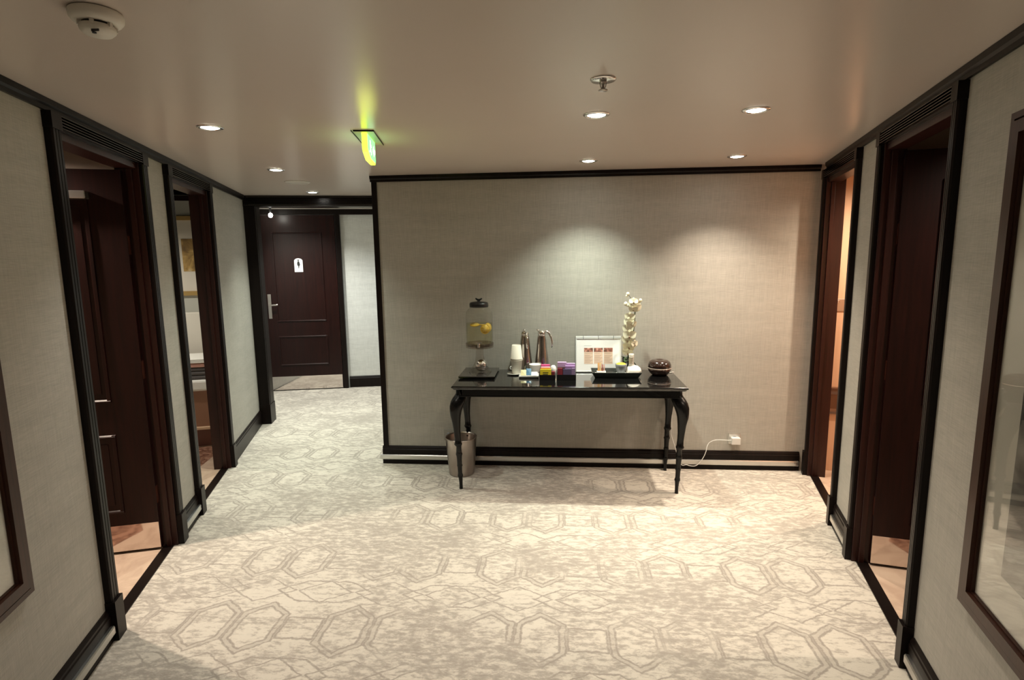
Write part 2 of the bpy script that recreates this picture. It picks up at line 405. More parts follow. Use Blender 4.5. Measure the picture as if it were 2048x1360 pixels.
def leaf(root, F, hinge, into, handle=False, name='door_leaf'):
    """F: frame with a along leaf width from the hinge, b = visible face side, leaf occupies b in [-.04,0]"""
    W_, H_ = .775, 2.125
    b = MB(); b.box(0, W_, -.04, 0, .012, H_, F)
    lf = b.build(name, M['mahogany'], root, bevel=.002)
    for (z0, z1) in ((.245, .70), (.885, 1.985)):
        fr = MB()
        a0, a1 = .165, W_-.165
        for (q0, q1, r0, r1) in ((a0, a1, z0, z0+.018), (a0, a1, z1-.018, z1)):
            fr.prof([(0, r0), (.008, r0+.004), (.010, (r0+r1)/2), (.004, r1-.003), (0, r1)], q0, q1, F)
        fr.box(a0, a0+.018, 0, .008, z0, z1, F); fr.box(a1-.018, a1, 0, .008, z0, z1, F)
        fr.frus((a0+.04, a1-.04, 0, .004), (a0+.04, a1-.04, 0, .004), z0+.05, z1-.05, F)
        fr.build('door_panel', M['mahogany'], lf, bevel=.0015)
    k = MB().box(.002, W_-.004, .0005, .0025, .016, .170, F).build('kick_plate', M['kick'], lf); k['label'] = 'mirror-polished steel kick plate'
    return lf
def hinges(lf, F, m='mahogany'):
    for z in (.28, 1.005, 1.685):
        h = MB(); p = F(-.006, -.042, 0)
        h.lathe([(0, 0), (.007, 0), (.007, .10), (0, .10)], (p.x, p.y, z), 10)
        h.box(-.0015, .0, -.036, -.004, z, z+.10, F)
        h.build('hinge', M[m], lf)
M['hinge'] = mat('dull_bronze_hinge', (.16, .055, .035), .4, .7)
# door 1 (left, near) with its leaf standing open into the room
d1 = doorway('door_1', LF, .30, 1.095, BL, 'first doorway on the left with its dark mahogany door standing open')
lf1F = Frame(LF(1.055, -.085, 0), -ln, -lu)
lf1 = leaf(d1, lf1F, None, None); hinges(lf1, lf1F, 'hinge')
cl = MB().box(.155, .40, .0, .045, 1.972, 2.012, lf1F).box(.40, .42, .010, .035, 1.98, 2.01, lf1F).build('door_closer', M['alu'], lf1, bevel=.003); cl['label'] = 'metal door closer box'
d2 = doorway('door_2', LF, 1.545, 2.345, BL, 'second doorway on the left, open to a bright room', lining=-.135)
d3 = doorway('door_3', RF, .06, .855, BR_, 'near doorway on the right with its dark door standing open', farw=.05, nearw=.048)
lf3F = Frame(RF(.825, -.089, 0), -rn, -ru)
lf3 = leaf(d3, lf3F, None, None); hinges(lf3, lf3F, 'hinge')
d4 = doorway('door_4', RF, 1.30, 2.09, BR_, 'far doorway on the right beside the back wall', farw=.045, nearw=.042, lining=-.129)

# far toilet door (closed) in the end wall
d5 = empty('door_5', FF(.42, 0, 0)); struct(d5, 'closed dark toilet door at the end of the passage')
lf5F = Frame(FF(.0, .045, 0), FF.u, FF.n)
b5 = MB().box(-.02, .86, -.04, 0, .012, 2.20, lf5F).build('door_leaf', M['mahogany'], d5, bevel=.002)
for (z0, z1) in ((.325, .705), (.885, 1.99)):
    fr = MB()
    for (r0, r1) in ((z0, z0+.02), (z1-.02, z1)): fr.prof([(0, r0), (.010, r0+.004), (.012, (r0+r1)/2), (.004, r1-.003), (0, r1)], .105, .70, lf5F)
    fr.box(.105, .123, 0, .009, z0, z1, lf5F); fr.box(.682, .70, 0, .009, z0, z1, lf5F)
    fr.build('door_panel', M['mahogany'], b5, bevel=.0015)
MB().box(-.018, .855, .0005, .003, .014, .185, lf5F).build('kick_plate', M['kick'], b5)['label'] = 'mirror-polished steel kick plate'
hd = MB().plate([(.010, .93), (.050, .93), (.050, 1.235), (.010, 1.235)], .0005, .008, lf5F)
hd.tube([lf5F(.030, .008, 1.10), lf5F(.030, .050, 1.10), lf5F(.045, .055, 1.10), lf5F(.120, .055, 1.103), lf5F(.135, .05, 1.106)], [.009, .009, .010, .011, .012], 10)
hd.build('door_handle', M['steel'], b5, bevel=.002)['label'] = 'steel lever handle on a long backplate'
MB().box(.865, .925, 0, .05, 0, 2.22, FF).box(-.09, -.025, 0, .05, 0, 2.22, FF).box(-.09, 2.3, 0, .05, 2.205, CEIL, FF).build('casing', M['casing'], d5, bevel=.003)
# toilet sign on that door
ts = empty('toilet_sign', lf5F(.405, .002, 1.50)); tag(ts, 'small white arched plaque with a black figure on the far dark door', 'sign')
arch = [(.355, 1.505), (.455, 1.505), (.455, 1.64)] + [(.405+.05*math.cos(t), 1.64+.034*math.sin(t)) for t in [i*math.pi/10 for i in range(1, 10)]] + [(.355, 1.64)]
MB().plate(arch, .001, .005, lf5F).build('plaque', M['card'], ts)
fig = MB(); H5 = lambda a, z: (a, z)
fig.plate([(.405+.009*math.cos(t), 1.650+.010*math.sin(t)) for t in [i*math.pi/5 for i in range(10)]], .005, .006, lf5F)
fig.plate([(.398, 1.638), (.412, 1.638), (.421, 1.615), (.424, 1.590), (.414, 1.578), (.411, 1.555), (.410, 1.548), (.403, 1.548), (.401, 1.575), (.390, 1.590), (.389, 1.615)], .005, .006, lf5F)
fig.build('figure', M['black'], ts)['label'] = 'black standing figure symbol'
# portal into the passage
d6 = empty('door_6', PF(.6, 0, 0)); struct(d6, 'wide cased opening with fluted header leading to the toilet door')
cs = MB(); cs.box(0, .105, -.17, 0, .0, CEIL, PF); cs.box(-.004, .112, -.17, .006, 0, .20, PF)
cs.box(.105, .108, -.16, -.03, .20, 2.16, PF)
cs.build('casing', M['casing'], d6, bevel=.004)
pts = [(-.16, HEAD), (-.16, CEIL), (0.006, CEIL), (.012, CEIL-.02)] + sum([[(.004, CEIL-.024-.0105*i), (.010, CEIL-.028-.0105*i), (.010, CEIL-.032-.0105*i)] for i in range(6)], []) + [(.014, HEAD+.014), (.014, HEAD+.004), (.006, HEAD)]
MB().prof(pts, .0, 1.75, PF).build('header', M['header'], d6)

# ---------------------------------------------------------------- rooms beyond the doors
def room(F, s0, s1, n0, n1, nm, wm, wall_n=None, lamp=None, z=CEIL):
    struct(MB().box(s0, s1, n0, -.035, -.05, -.0005, F).build('floor_'+nm, M['tile']), 'stone tile floor behind the '+nm+' doorway')
    struct(MB().box(s0, s1, n0, BL if F is LF else BR_, z, z+.03, F).build('ceiling_'+nm, M['roomceil']), 'pale ceiling behind the '+nm+' doorway')
    b = MB().box(s1, s1+.06, n0, (BL if F is LF else BR_), 0, z+.02, F); b.box(s0-.06, s1+.06, n0-.06, n0, 0, z+.02, F); b.box(s0-.06, s0, n0, (BL if F is LF else BR_), 0, z+.02, F)
    struct(b.build('wall_'+nm, wm), 'walls of the room behind the '+nm+' doorway')
M['roomceil'] = mat('room_ceiling', (.62, .50, .42), .5)
M['roomwall'] = mat('room_wall', (.50, .42, .34), .6)
M['roomgrey'] = mat('room_grey_wall', (.50, .50, .45), .6)
M['peach'] = mat('warm_wood_wall', (.55, .32, .20), .5)  # wood wainscot orange, carried up the cream wall as painted warm lamplight
def peach():
    t = NT(M['peach']); f = t.noise(t.coord((9, 9, .8)), 2, 4, .6); t.color(t.ramp(f, [(.3, (.66, .41, .26)), (.7, (.78, .52, .35))]))
peach()
room(LF, -.9, 1.36, -2.2, 0, 'left_near', M['roomwall'])
room(LF, 1.46, 3.60, -2.4, 0, 'left_far', M['roomgrey'])
room(RF, -.9, 1.10, -2.2, 0, 'right_near', M['roomwall'])
room(RF, 1.18, 2.24, -2.4, 0, 'right_far', M['peach'])
# inlays of darker tile that the kick plates mirror
struct(MB().poly([(.76, -.285), (.98, -.40), (1.0, -1.0), (.30, -1.0), (.30, -.50)], -.0005, .0012, LF).build('floor_inlay', M['mosaic']), 'brown mosaic band set in the tiles behind the first left doorway')
struct(MB().poly([(.50, -.27), (.74, -.38), (.78, -1.0), (.05, -1.0), (.05, -.45)], -.0005, .0012, RF).build('floor_inlay', M['mosaic']), 'brown mosaic band set in the tiles behind the near right doorway')
struct(MB().poly([(2.2, -.30), (2.97, -.52), (2.97, -.30), (2.75, -.22)], -.0005, .0012, LF).build('floor_inlay', M['mosaic']), 'brown mosaic patch set in the tiles behind the second left doorway')
spot('room_beam', LF(.94, -.80, CEIL-.02), (1.0, .82, .66), 80, 172)
spot('room_beam', LF(2.6, -.9, CEIL-.02), (1.0, .93, .80), 34, 150)
spot('room_beam', RF(.25, -.70, CEIL-.02), (1.0, .80, .64), 34, 160)
spot('room_beam', RF(1.75, -.6, CEIL-.02), (1.0, .80, .60), 60, 160)
spot('vestibule_beam', (-3.0, 6.05, CEIL-.02), (1.0, .99, .90), 60, 140)
spot('vestibule_beam', (-2.0, 6.0, CEIL-.02), (.92, .98, 1.0), 26, 140)

# second left room: end wall picture, bench with towels
E2 = Frame(LF(3.60, 0, 0), -ln, -lu)      # a = into the room along the end wall, b = towards the door
pic = empty('framed_painting', E2(.75, .0, 1.33)); tag(pic, 'gold-framed brown painting seen through the second left doorway', 'painting')
f = MB()
for q in ((.02, .78, 1.325, 1.365), (.02, .78, 2.035, 2.075)): f.box(q[0], q[1], .002, .03, q[2], q[3], E2)
f.box(.02, .06, .002, .03, 1.365, 2.035, E2); f.box(.74, .78, .002, .03, 1.365, 2.035, E2)
M['gold'] = mat('gold_wood', (.50, .33, .12), .35, .4)
f.build('frame', M['gold'], pic, bevel=.003)
MB().box(.06, .74, .002, .012, 1.365, 2.035, E2).build('mat_board', mat('cream_mat_board', (.74, .69, .60), .8), pic)
def paintmat():
    m = mat('brown_painting', (.3, .2, .1), .6); t = NT(m)
    f1 = t.noise(t.coord((1, 1, 1)), 7, 4, .6, .8); t.color(t.ramp(f1, [(.35, (.16, .09, .03)), (.5, (.30, .18, .05)), (.6, (.52, .33, .10)), (.72, (.62, .50, .30))])); return m
MB().box(.215, .588, .012, .015, 1.555, 1.862, E2).build('canvas', paintmat(), pic)
struct(MB().box(-.1, 2.3, .0, .02, 2.215, 2.26, E2).build('trim_5', M['mahogany']), 'dark cornice of the room behind the second left doorway')
bn = empty('massage_bench', E2(.75, .35, 0)); tag(bn, 'brown bench with white mattress seen through the second left doorway', 'bench')
MB().box(.15, 1.6, .10, .60, 0, .165, E2).build('plinth', mat('dark_red_brown', (.16, .06, .04), .4), bn)
MB().box(.14, 1.63, .08, .66, .165, .19, E2).build('ledge', mat('pale_wood_ledge', (.70, .48, .32), .4), bn, bevel=.004)
MB().box(.15, 1.6, .10, .635, .19, .515, E2).build('side_panel', mat('tan_panel', (.30, .15, .09), .45), bn)
MB().box(.14, 1.63, .08, .66, .515, .615, E2).build('mattress', mat('white_mattress', (.85, .84, .80), .7), bn, bevel=.02)
MB().box(.14, 1.6, .02, .08, .515, 1.165, E2).build('headboard', M['cream'], bn, bevel=.01)
def towel(z0, z1, a0, a1, b0, b1, colr, name, label, grp=None):
    b = MB(); n = 3; h = (z1-z0)/n
    for i in range(n): b.box(a0+.003*i, a1-.004*i, b0, b1-.002*i, z0+h*i+.0005, z0+h*(i+1)-.001, E2)
    o = b.build(name, mat('terry_'+name, colr, .95), bevel=min(.012, h*.4)); tag(o, label, 'towel', grp); return o
towel(.616, .725, .20, .95, .25, .64, (.11, .10, .10), 'dark_towel', 'folded dark grey towel on the white mattress beyond the second left doorway')
towel(.726, .762, .20, .95, .27, .64, (.55, .30, .24), 'pink_towel', 'thin pinkish towel lying on the dark grey one')
towel(.763, .80, .20, .95, .27, .64, (.84, .83, .78), 'white_towel', 'white towel topmost of the stack on the bench')
# far right room: rail and plate on its wall
E4 = Frame(RF(2.24, -.10, 0), -rn, -ru)
struct(MB().prof([(0, .45), (.015, .45), (.02, .47), (.012, .49), (.012, .60), (.022, .625), (.026, .65), (0, .655)], 0, 2.2, E4).build('trim_6', mat('glossy_rail_wood', (.12, .05, .025), .2, coat=.6)), 'glossy dark wooden chair rail in the far right room')
sw = empty('wall_switch', E4(.075, 0, 1.23)); tag(sw, 'small brushed metal plate with a round knob seen through the far right doorway', 'switch')
MB().box(.045, .125, .0, .006, 1.225, 1.315, E4).build('plate', M['steel'], sw, bevel=.002)
MB().ball(E4(.062, .014, 1.295), .013).build('knob', M['chrome'], sw)

# ---------------------------------------------------------------- ceiling fixtures
def downlight():
    root = empty('downlight', (0, 0, CEIL))
    MB().lathe([(.041, -.001), (.041, -.006), (.047, -.008), (.058, -.004), (.060, -.0005)], (0, 0, CEIL), 32).build('trim_ring', M['chrome'], root, origin=None)
    MB().lathe([(0, -.0075), (.030, -.0065), (.0405, -.003), (.0405, -.0005), (0, -.0005)], (0, 0, CEIL), 24).build('lamp_glass', M['lampglass'], root)
    return root
dl = downlight()
for i, (x, y, c, p, lab) in enumerate(LAMPS):
    if i == 0: o = dl
    else:
        o = dl.copy(); COL.objects.link(o)
        for ch in dl.children:
            c2 = ch.copy(); COL.objects.link(c2); c2.parent = o
    o.location = (x, y, CEIL); tag(o, lab, 'light', 'recessed ceiling downlights')
vl = empty('spot_lamp', (-3.32, 6.35, 2.2)); tag(vl, 'tiny glowing ball added for a mirrored glint at the top left of the passage opening', 'lamp')
q0 = Vector((-3.36, 6.40, 2.175))
MB().ball(q0, .024, 1, 1, 1.1).build('bulb', M['lampglass'], vl)  # added glowing ball and mount, standing in for a mirrored glint
MB().lathe([(.012, .0), (.012, CEIL-2.200)], (q0.x, q0.y, 2.199), 12).lathe([(.035, CEIL-.012-2.199), (.035, CEIL-.001-2.199)], (q0.x, q0.y, 2.199), 20).build('stem', M['black'], vl)
# ceiling speaker
sp = MB().lathe([(0, -.008), (.085, -.008), (.095, -.004), (.10, -.0005), (0, -.0005)], (-2.09, 4.451, CEIL), 36)
tag(sp.build('ceiling_speaker', mat('pale_grille', (.66, .62, .56), .35), None), 'flat pale round grille in the ceiling before the passage', 'speaker')
# sprinkler
sk = empty('sprinkler', (.162, 2.118, CEIL)); tag(sk, 'chrome sprinkler head hanging from the ceiling', 'sprinkler')
MB().lathe([(.012, -.004), (.043, -.006), (.046, -.003), (.046, -.0005), (.0, -.0005)], (.162, 2.118, CEIL), 32).build('escutcheon', M['chrome'], sk)
s_ = MB().lathe([(.013, -.001), (.013, -.012), (.008, -.014), (.005, -.018), (.005, -.034)], (.162, 2.118, CEIL), 12)
s_.tube([(.150, 2.118, CEIL-.012), (.153, 2.118, CEIL-.026), (.160, 2.118, CEIL-.038)], .0016, 6).tube([(.174, 2.118, CEIL-.012), (.171, 2.118, CEIL-.026), (.164, 2.118, CEIL-.038)], .0016, 6)
s_.build('body', M['steel'], sk)
MB().lathe([(0, -.040), (.016, -.040), (.016, -.037), (0, -.037)], (.162, 2.118, CEIL), 16).build('deflector', M['steel'], sk)
# smoke detector
sx, sy = -1.165, 1.42
sd = empty('smoke_detector', (sx, sy, CEIL)); tag(sd, 'white smoke detector on the ceiling at the upper left', 'smoke detector')
M['detector'] = mat('detector_plastic', (.80, .77, .70), .45)
MB().lathe([(.0, -.0005), (.056, -.0005), (.060, -.004), (.059, -.018), (.053, -.026), (.046, -.029), (0, -.029)], (sx, sy, CEIL), 40).build('base', M['detector'], sd)
MB().lathe([(.035, -.028), (.035, -.036), (0, -.036)], (sx, sy, CEIL), 32).build('slot_ring', M['black'], sd)
hb = MB().lathe([(0, -.0355), (.041, -.0355), (.039, -.046), (.031, -.054), (.0, -.056)], (sx, sy, CEIL), 36)
for k in range(6):
    t = k*math.pi/3+.4; hb.box(-.004, .004, .030, .043, -.040, -.027, Frame((sx, sy, CEIL), (math.cos(t), math.sin(t)), (-math.sin(t), math.cos(t))))
hb.build('sensor_head', M['detector'], sd)
d_ = MB()
d_.lathe([(0, -.0575), (.005, -.0575), (.005, -.055), (0, -.055)], (sx+.006, sy-.020, CEIL), 10).box(sx+.008, sx+.028, sy-.032, sy-.030, CEIL-.0575, CEIL-.052)
d_.build('test_mark', M['black'], sd)
# exit sign
xs = empty('exit_sign', (-.98, 2.95, CEIL)); tag(xs, 'glowing green edge-lit exit sign hanging from the ceiling', 'sign')
XF = Frame((-.957, 2.800), (-.165, .986), (.986, .165))       # a along the plate, b to the right
MB().poly([(-.035, -.045), (-.035, .052), (.31, .050), (.31, -.058)], CEIL-.004, CEIL-.0005, XF).build('mounting_plate', mat('exit_plate', (.46, .42, .34), .4), xs)
MB().box(-.037, -.033, -.047, .054, CEIL-.007, CEIL-.0005, XF).box(-.035, .31, .050, .053, CEIL-.006, CEIL-.0005, XF).box(-.035, .31, -.058, -.055, CEIL-.006, CEIL-.0005, XF).build('plate_edge', M['casing'], xs)
pl = [(0, CEIL-.004), (.0, CEIL-.078), (.014, CEIL-.094), (.09, CEIL-.122), (.24, CEIL-.122), (.255, CEIL-.105), (.255, CEIL-.004)]
M['glow'] = mat('glowing_yellow_edge', (.5, .8, .05), .3, emis=(.78, 1.0, .04), estr=1.5)
M['green'] = mat('glowing_green_face', (.1, .6, .2), .3, emis=(.25, 1.0, .28), estr=.75)
MB().plate([(a, z) for a, z in pl], -.013, .013, XF).build('edge_lit_body', M['glow'], xs, bevel=.002)
fc = [(.012, CEIL-.006), (.012, CEIL-.074), (.022, CEIL-.086), (.094, CEIL-.113), (.236, CEIL-.113), (.244, CEIL-.102), (.244, CEIL-.006)]
MB().plate(fc, .0135, .0150, XF).build('right_face', M['green'], xs)
MB().plate(fc, -.0150, -.0135, XF).build('left_face', M['green'], xs)
M['glowwhite'] = mat('glowing_white_symbol', (.9, .9, .9), .3, emis=(.85, 1, .8), estr=1.2)
for b0, b1 in ((.0151, .0158), (-.0158, -.0151)):
    s1 = MB()       # running figure and arrow
    s1.plate([(.155, CEIL-.060), (.195, CEIL-.032), (.195, CEIL-.049), (.232, CEIL-.049), (.232, CEIL-.071), (.195, CEIL-.071), (.195, CEIL-.088)], b0, b1, XF)
    s1.plate([(.085+.009*math.cos(t), CEIL-0.0312+.009*math.sin(t)) for t in [i*math.pi/4 for i in range(8)]], b0, b1, XF)
    s1.plate([(.075, CEIL-0.0406), (.097, CEIL-0.0406), (.118, CEIL-0.0515), (.114, CEIL-0.0562), (.096, CEIL-0.0499), (.092, CEIL-0.0663), (.112, CEIL-0.0780), (.108, CEIL-0.0936), (.100, CEIL-0.0936), (.100, CEIL-0.0811), (.083, CEIL-0.0718), (.070, CEIL-0.0858), (.050, CEIL-0.0858), (.050, CEIL-0.0803), (.066, CEIL-0.0796), (.074, CEIL-0.0663)], b0, b1, XF)
    s1.build('symbol', M['glowwhite'], xs)
gl_ = bpy.data.lights.new('exit_glow', 'POINT'); gl_.energy = .16; gl_.color = (.95, 1, .12); gl_.shadow_soft_size = .05
go = bpy.data.objects.new('exit_glow', gl_); COL.objects.link(go); go.location = XF(.12, 0, CEIL-.19)

# ---------------------------------------------------------------- wall pictures
def picture(F, s_far, s_near, z0, z1, name, label, art, matw=.155):
    b0 = WB+.002; F2 = F
    root = empty(name, F((s_far+s_near)/2, WB, z0)); tag(root, label, 'picture')
    f = MB(); w_ = .066
    def side(a0, a1, q0, q1, axis):
        if axis == 'h':   # horizontal member, profile over z
            for i, (d0, d1, dep) in enumerate(((0, .28, .022), (.28, .40, .012), (.40, .92, .028), (.92, 1, .016))):
                zz0 = q0+(q1-q0)*d0; zz1 = q0+(q1-q0)*d1; f.box(a0, a1, b0, b0+dep, min(zz0, zz1), max(zz0, zz1), F2)
        else:
            for i, (d0, d1, dep) in enumerate(((0, .28, .022), (.28, .40, .012), (.40, .92, .028), (.92, 1, .016))):
                aa0 = a0+(a1-a0)*d0; aa1 = a0+(a1-a0)*d1; f.box(aa0, aa1, b0, b0+dep, q0, q1, F2)
    # mitred members
    for kind in ('b', 't', 'n', 'f'):
        for (d0, d1, dep) in ((0, .28, .022), (.28, .40, .012), (.40, .92, .028), (.92, 1, .016)):
            i0, i1 = w_*d0, w_*d1
            A0, A1 = s_near, s_far
            if kind == 'b': pts = [(A0+i0, z0+i0), (A1-i0, z0+i0), (A1-i1, z0+i1), (A0+i1, z0+i1)]
            if kind == 't': pts = [(A0+i0, z1-i0), (A1-i0, z1-i0), (A1-i1, z1-i1), (A0+i1, z1-i1)]
            if kind == 'n': pts = [(A0+i0, z0+i0), (A0+i1, z0+i1), (A0+i1, z1-i1), (A0+i0, z1-i0)]
            if kind == 'f': pts = [(A1-i0, z0+i0), (A1-i1, z0+i1), (A1-i1, z1-i1), (A1-i0, z1-i0)]
            f.plate(pts, b0, b0+dep, F2)
    f.build('frame', M['frame'], root)
    MB().box(s_near+w_, s_far-w_, b0, b0+.006, z0+w_, z1-w_, F2).build('mat_board', M['matb'], root)
    MB().box(s_near+w_+matw, s_far-w_-matw, b0+.006, b0+.0075, z0+w_+matw, z1-w_-matw, F2).build('print', art, root)
    MB().box(s_near+w_-.003, s_far-w_+.003, b0+.012, b0+.014, z0+w_-.003, z1-w_+.003, F2).build('glass_pane', M['pane'], root)
M['frame'] = wood('frame_wood', (.028, .010, .006), (.060, .022, .013), .38, .0, spec=.25)
M['matb'] = mat('white_mat_board', (.66, .65, .60), .8)
def artmat():
    m = mat('grey_abstract_print', (.3, .3, .3), .7); t = NT(m)
    f1 = t.noise(t.coord((2, 2, 3.2)), 1.4, 4, .55, .8)
    t.color(t.ramp(f1, [(.30, (.03, .03, .03)), (.45, (.16, .155, .15)), (.62, (.30, .29, .28)), (.75, (.46, .45, .43))])); return m
M['art'] = artmat()
picture(RF, -.345, -1.60, .528, 2.030, 'wall_picture', 'large brown-framed picture with grey abstract print on the right wall', M['art'], .13)
picture(LF, -.250, -1.49, .536, 2.020, 'wall_picture', 'brown-framed picture with white mat cut by the left edge of the photo', M['art'], .30)

# ---------------------------------------------------------------- outlets
def outlet(x, z, label, col_, holes=True, hide=False):
    root = empty('wall_socket', (x, BY, z)); tag(root, label, 'socket')
    MB().box(x-.043, x+.043, BY-.009, BY-.0005, z, z+.086).build('cover_plate', col_, root, bevel=.003)
    if holes:
        MB().lathe([(0, 0), (.019, 0), (.021, .003), (.021, .0045), (0, .0045)], (x, BY-.0095, z+.043), 24, M4=Matrix.Rotation(R(90), 4, 'X')).build('socket_well', M['grey'], root)
    return root
outlet(-.870, .203, 'grey wall socket just above the steel waste bin', mat('grey_socket', (.30, .29, .26), .4))
outlet(1.353, .203, 'silver wall socket with the white charger plugged in, right of the table', M['alu'])
ad = MB().box(1.322, 1.386, BY-.055, BY-.0105, .212, .262)
ad.tube([(1.322, BY-.035, .240), (1.305, BY-.036, .240)], .004, 8)
tag(ad.build('power_adapter', M['plastic'], bevel=.007), 'white plug-in power adapter in the right wall socket', 'adapter')

# ---------------------------------------------------------------- console table
T = .785
tb = empty('console_table', (.065, 3.93, 0)); tag(tb, 'black lacquered console table with cabriole legs against the wall', 'table')
tx0, tx1, ty0, ty1 = -.722, .853, 3.635, 4.222
prof = [(0, T), (0, T-.004), (.006, T-.008), (.010, T-.014), (.004, T-.020), (-.006, T-.024), (-.016, T-.028)]
top = MB(); loops = [(-.004, T), (0, T-.003), (.003, T-.008), (.001, T-.013), (-.006, T-.017), (-.012, T-.026), (-.02, T-.030)]
vs = []; fs = []
for (o_, z) in loops: vs += [(tx0-o_, ty0-o_, z), (tx1+o_, ty0-o_, z), (tx1+o_, ty1+min(o_, 0), z), (tx0-o_, ty1+min(o_, 0), z)]
n_ = len(loops)
for i in range(n_-1):
    for k in range(4): fs.append((i*4+k, i*4+(k+1) % 4, (i+1)*4+(k+1) % 4, (i+1)*4+k))
fs += [(0, 1, 2, 3), tuple((n_-1)*4+k for k in range(4))[::-1]]
top.add(vs, fs).build('tabletop', M['top'], tb)
ax0, ax1, ay0, ay1 = -.682, .812, 3.685, 4.205
ap = MB().box(ax0, ax1, ay0, ay0+.025, .700, T-.0305).box(ax0, ax1, ay1-.025, ay1, .700, T-.0305).box(ax0, ax0+.025, ay0, ay1, .700, T-.0305).box(ax1-.025, ax1, ay0, ay1, .700, T-.0305)
ap.box(ax0-.003, ax1+.003, ay0-.003, ay0, .700, .708)
ap.build('apron', M['lacquer'], tb, bevel=.002)
LEG = [(.745, .020, -.052), (.705, .022, -.058), (.690, .030, -.058), (.672, .044, -.058), (.650, .056, -.050), (.620, .063, -.036), (.585, .062, -.024), (.551, .058, -.016), (.500, .047, -.011), (.440, .039, -.008), (.385, .034, -.009), (.350, .034, -.012), (.338, .040, -.018), (.328, .034, -.014), (.318, .026, -.011), (.275, .028, -.012), (.262, .031, -.017), (.250, .027, -.013), (.215, .024, -.012), (.185, .023, -.012), (.177, .025, -.016), (.168, .022, -.012), (.120, .020, -.012), (.105, .022, -.016), (.098, .023, -.018), (.088, .018, -.014), (.05, .013, -.012), (.018, .012, -.012), (.0, .014, -.013)]
def leg(fx, fy, ox, oy, ky):
    vs = []; fs = []; n = len(LEG); seg = 12
    for (z, o_, i_) in LEG:
        hw = (o_-i_)/2; cc = (o_+i_)/2
        cx = fx + ox*cc; cy = fy + oy*(cc*ky)
        e = .45 if z > .34 else .9
        for k in range(seg):
            t = 2*math.pi*k/seg; c_, s_2 = math.cos(t), math.sin(t)
            p = 2/(2+1.6*(1-e))      # rounded square section higher up
            vs.append((cx+hw*math.copysign(abs(c_)**p, c_), cy+hw*math.copysign(abs(s_2)**p, s_2), z))
    for i in range(n-1):
        for k in range(seg): fs.append((i*seg+k, i*seg+(k+1) % seg, (i+1)*seg+(k+1) % seg, (i+1)*seg+k))
    fs += [tuple(range(seg)), tuple((n-1)*seg+k for k in range(seg))[::-1]]
    MB().add(vs, fs, True).build('leg', M['lacquer'], tb)
leg(-.697, 3.765, -1, -1, 1.0); leg(.826, 3.765, 1, -1, 1.0)
leg(-.697, 4.188, -1, 1, .0); leg(.826, 4.188, 1, 1, .0)

# ---------------------------------------------------------------- waste bin
wx, wy = -.742, 4.060
M['bin'] = mat('brushed_bin_steel', (.52, .46, .42), .28, 1.0)
wb = MB().lathe([(0, .002), (.093, .002), (.098, .006), (.118, .270), (.121, .285), (.122, .288), (.122, .293), (.117, .293), (.113, .283), (.094, .010), (0, .010)], (wx, wy, 0), 48)
tag(wb.build('waste_bin', M['bin']), 'round steel waste bin under the left end of the table', 'bin')

# ---------------------------------------------------------------- things on the table
# slate tray and drink dispenser
tr = MB().frus((-.712, -.456, 3.870, 4.195), (-.716, -.452, 3.866, 4.199), T+.006, T+.016).frus((-.716, -.452, 3.866, 4.199), (-.713, -.455, 3.869, 4.196), T+.016, T+.019)
for (x, y) in ((-.69, 3.89), (-.478, 3.89), (-.69, 4.175), (-.478, 4.175)): tr.lathe([(.008, 0), (.008, .0065)], (x, y, T+.0002), 12)
tag(tr.build('slate_tray', mat('dark_slate', (.035, .03, .028), .12, coat=.5)), 'flat dark square tray under the drink dispenser', 'tray')
TZ = T+.019
dx, dy = -.580, 4.045
dd = empty('drink_dispenser', (dx, dy, TZ)); tag(dd, 'clear glass drink dispenser with black lid on a dark tray', 'drink dispenser')
J0 = 1.000
MB().lathe([(.070, J0), (.092, J0+.002), (.098, J0+.012), (.098, J0+.055), (.1, J0+.06), (.099, J0+.22), (.096, J0+.25), (.082, J0+.272), (.068, J0+.282), (.068, J0+.295)], (dx, dy, 0), 40).build('glass_jar', M['glass'], dd)
w2 = MB().lathe([(0, J0+.008), (.091, J0+.010), (.0945, J0+.02), (.0955, J0+.168), (0, J0+.168)], (dx, dy, 0), 36).build('lemon_water', M['water'], dd)
ld = MB().lathe([(0, J0+.288), (.068, J0+.288), (.070, J0+.296), (.070, J0+.312), (.064, J0+.322), (.04, J0+.327), (.012, J0+.328), (.010, J0+.338), (0, J0+.340)], (dx, dy, 0), 36)
ld.build('lid', M['black'], dd)
MB().tube([(dx-.024, dy, J0+.352), (dx-.012, dy, J0+.344), (dx, dy, J0+.341), (dx+.012, dy, J0+.344), (dx+.024, dy, J0+.352)], [.006, .007, .008, .007, .006], 10).build('lid_knob', M['black'], dd)
rg = MB().lathe([(.098, J0-.012), (.103, J0-.010), (.104, J0+.022), (.101, J0+.024), (.0985, J0+.0), (.060, J0-.006), (.030, J0-.010)], (dx, dy, 0), 40)
rg.build('holder_ring', clear('smoky_glass', (.80, .75, .72), 1.5, .03), dd)
MB().lathe([(.030, J0-.008), (.026, J0-.03), (.028, J0-.07), (.036, J0-.12), (.052, TZ+.045), (.080, TZ+.012), (.085, TZ+.004), (.085, TZ+.0005)], (dx, dy, 0), 36).build('stem', clear('stem_glass', (.90, .88, .86), 1.5, .02), dd)
MB().ball((dx+.010, dy-.01, TZ+.050), .047, 1, 1, 1.0, 24, 14).build('silver_ball', M['chrome'], dd)['label'] = 'shiny silver ball under the jar'
tp = MB().tube([(dx+.012, dy-.098, J0+.030), (dx+.012, dy-.125, J0+.030), (dx+.012, dy-.130, J0+.005)], [.010, .010, .008], 12).box(dx-.010, dx+.034, dy-.132, dy-.122, J0+.036, J0+.044)
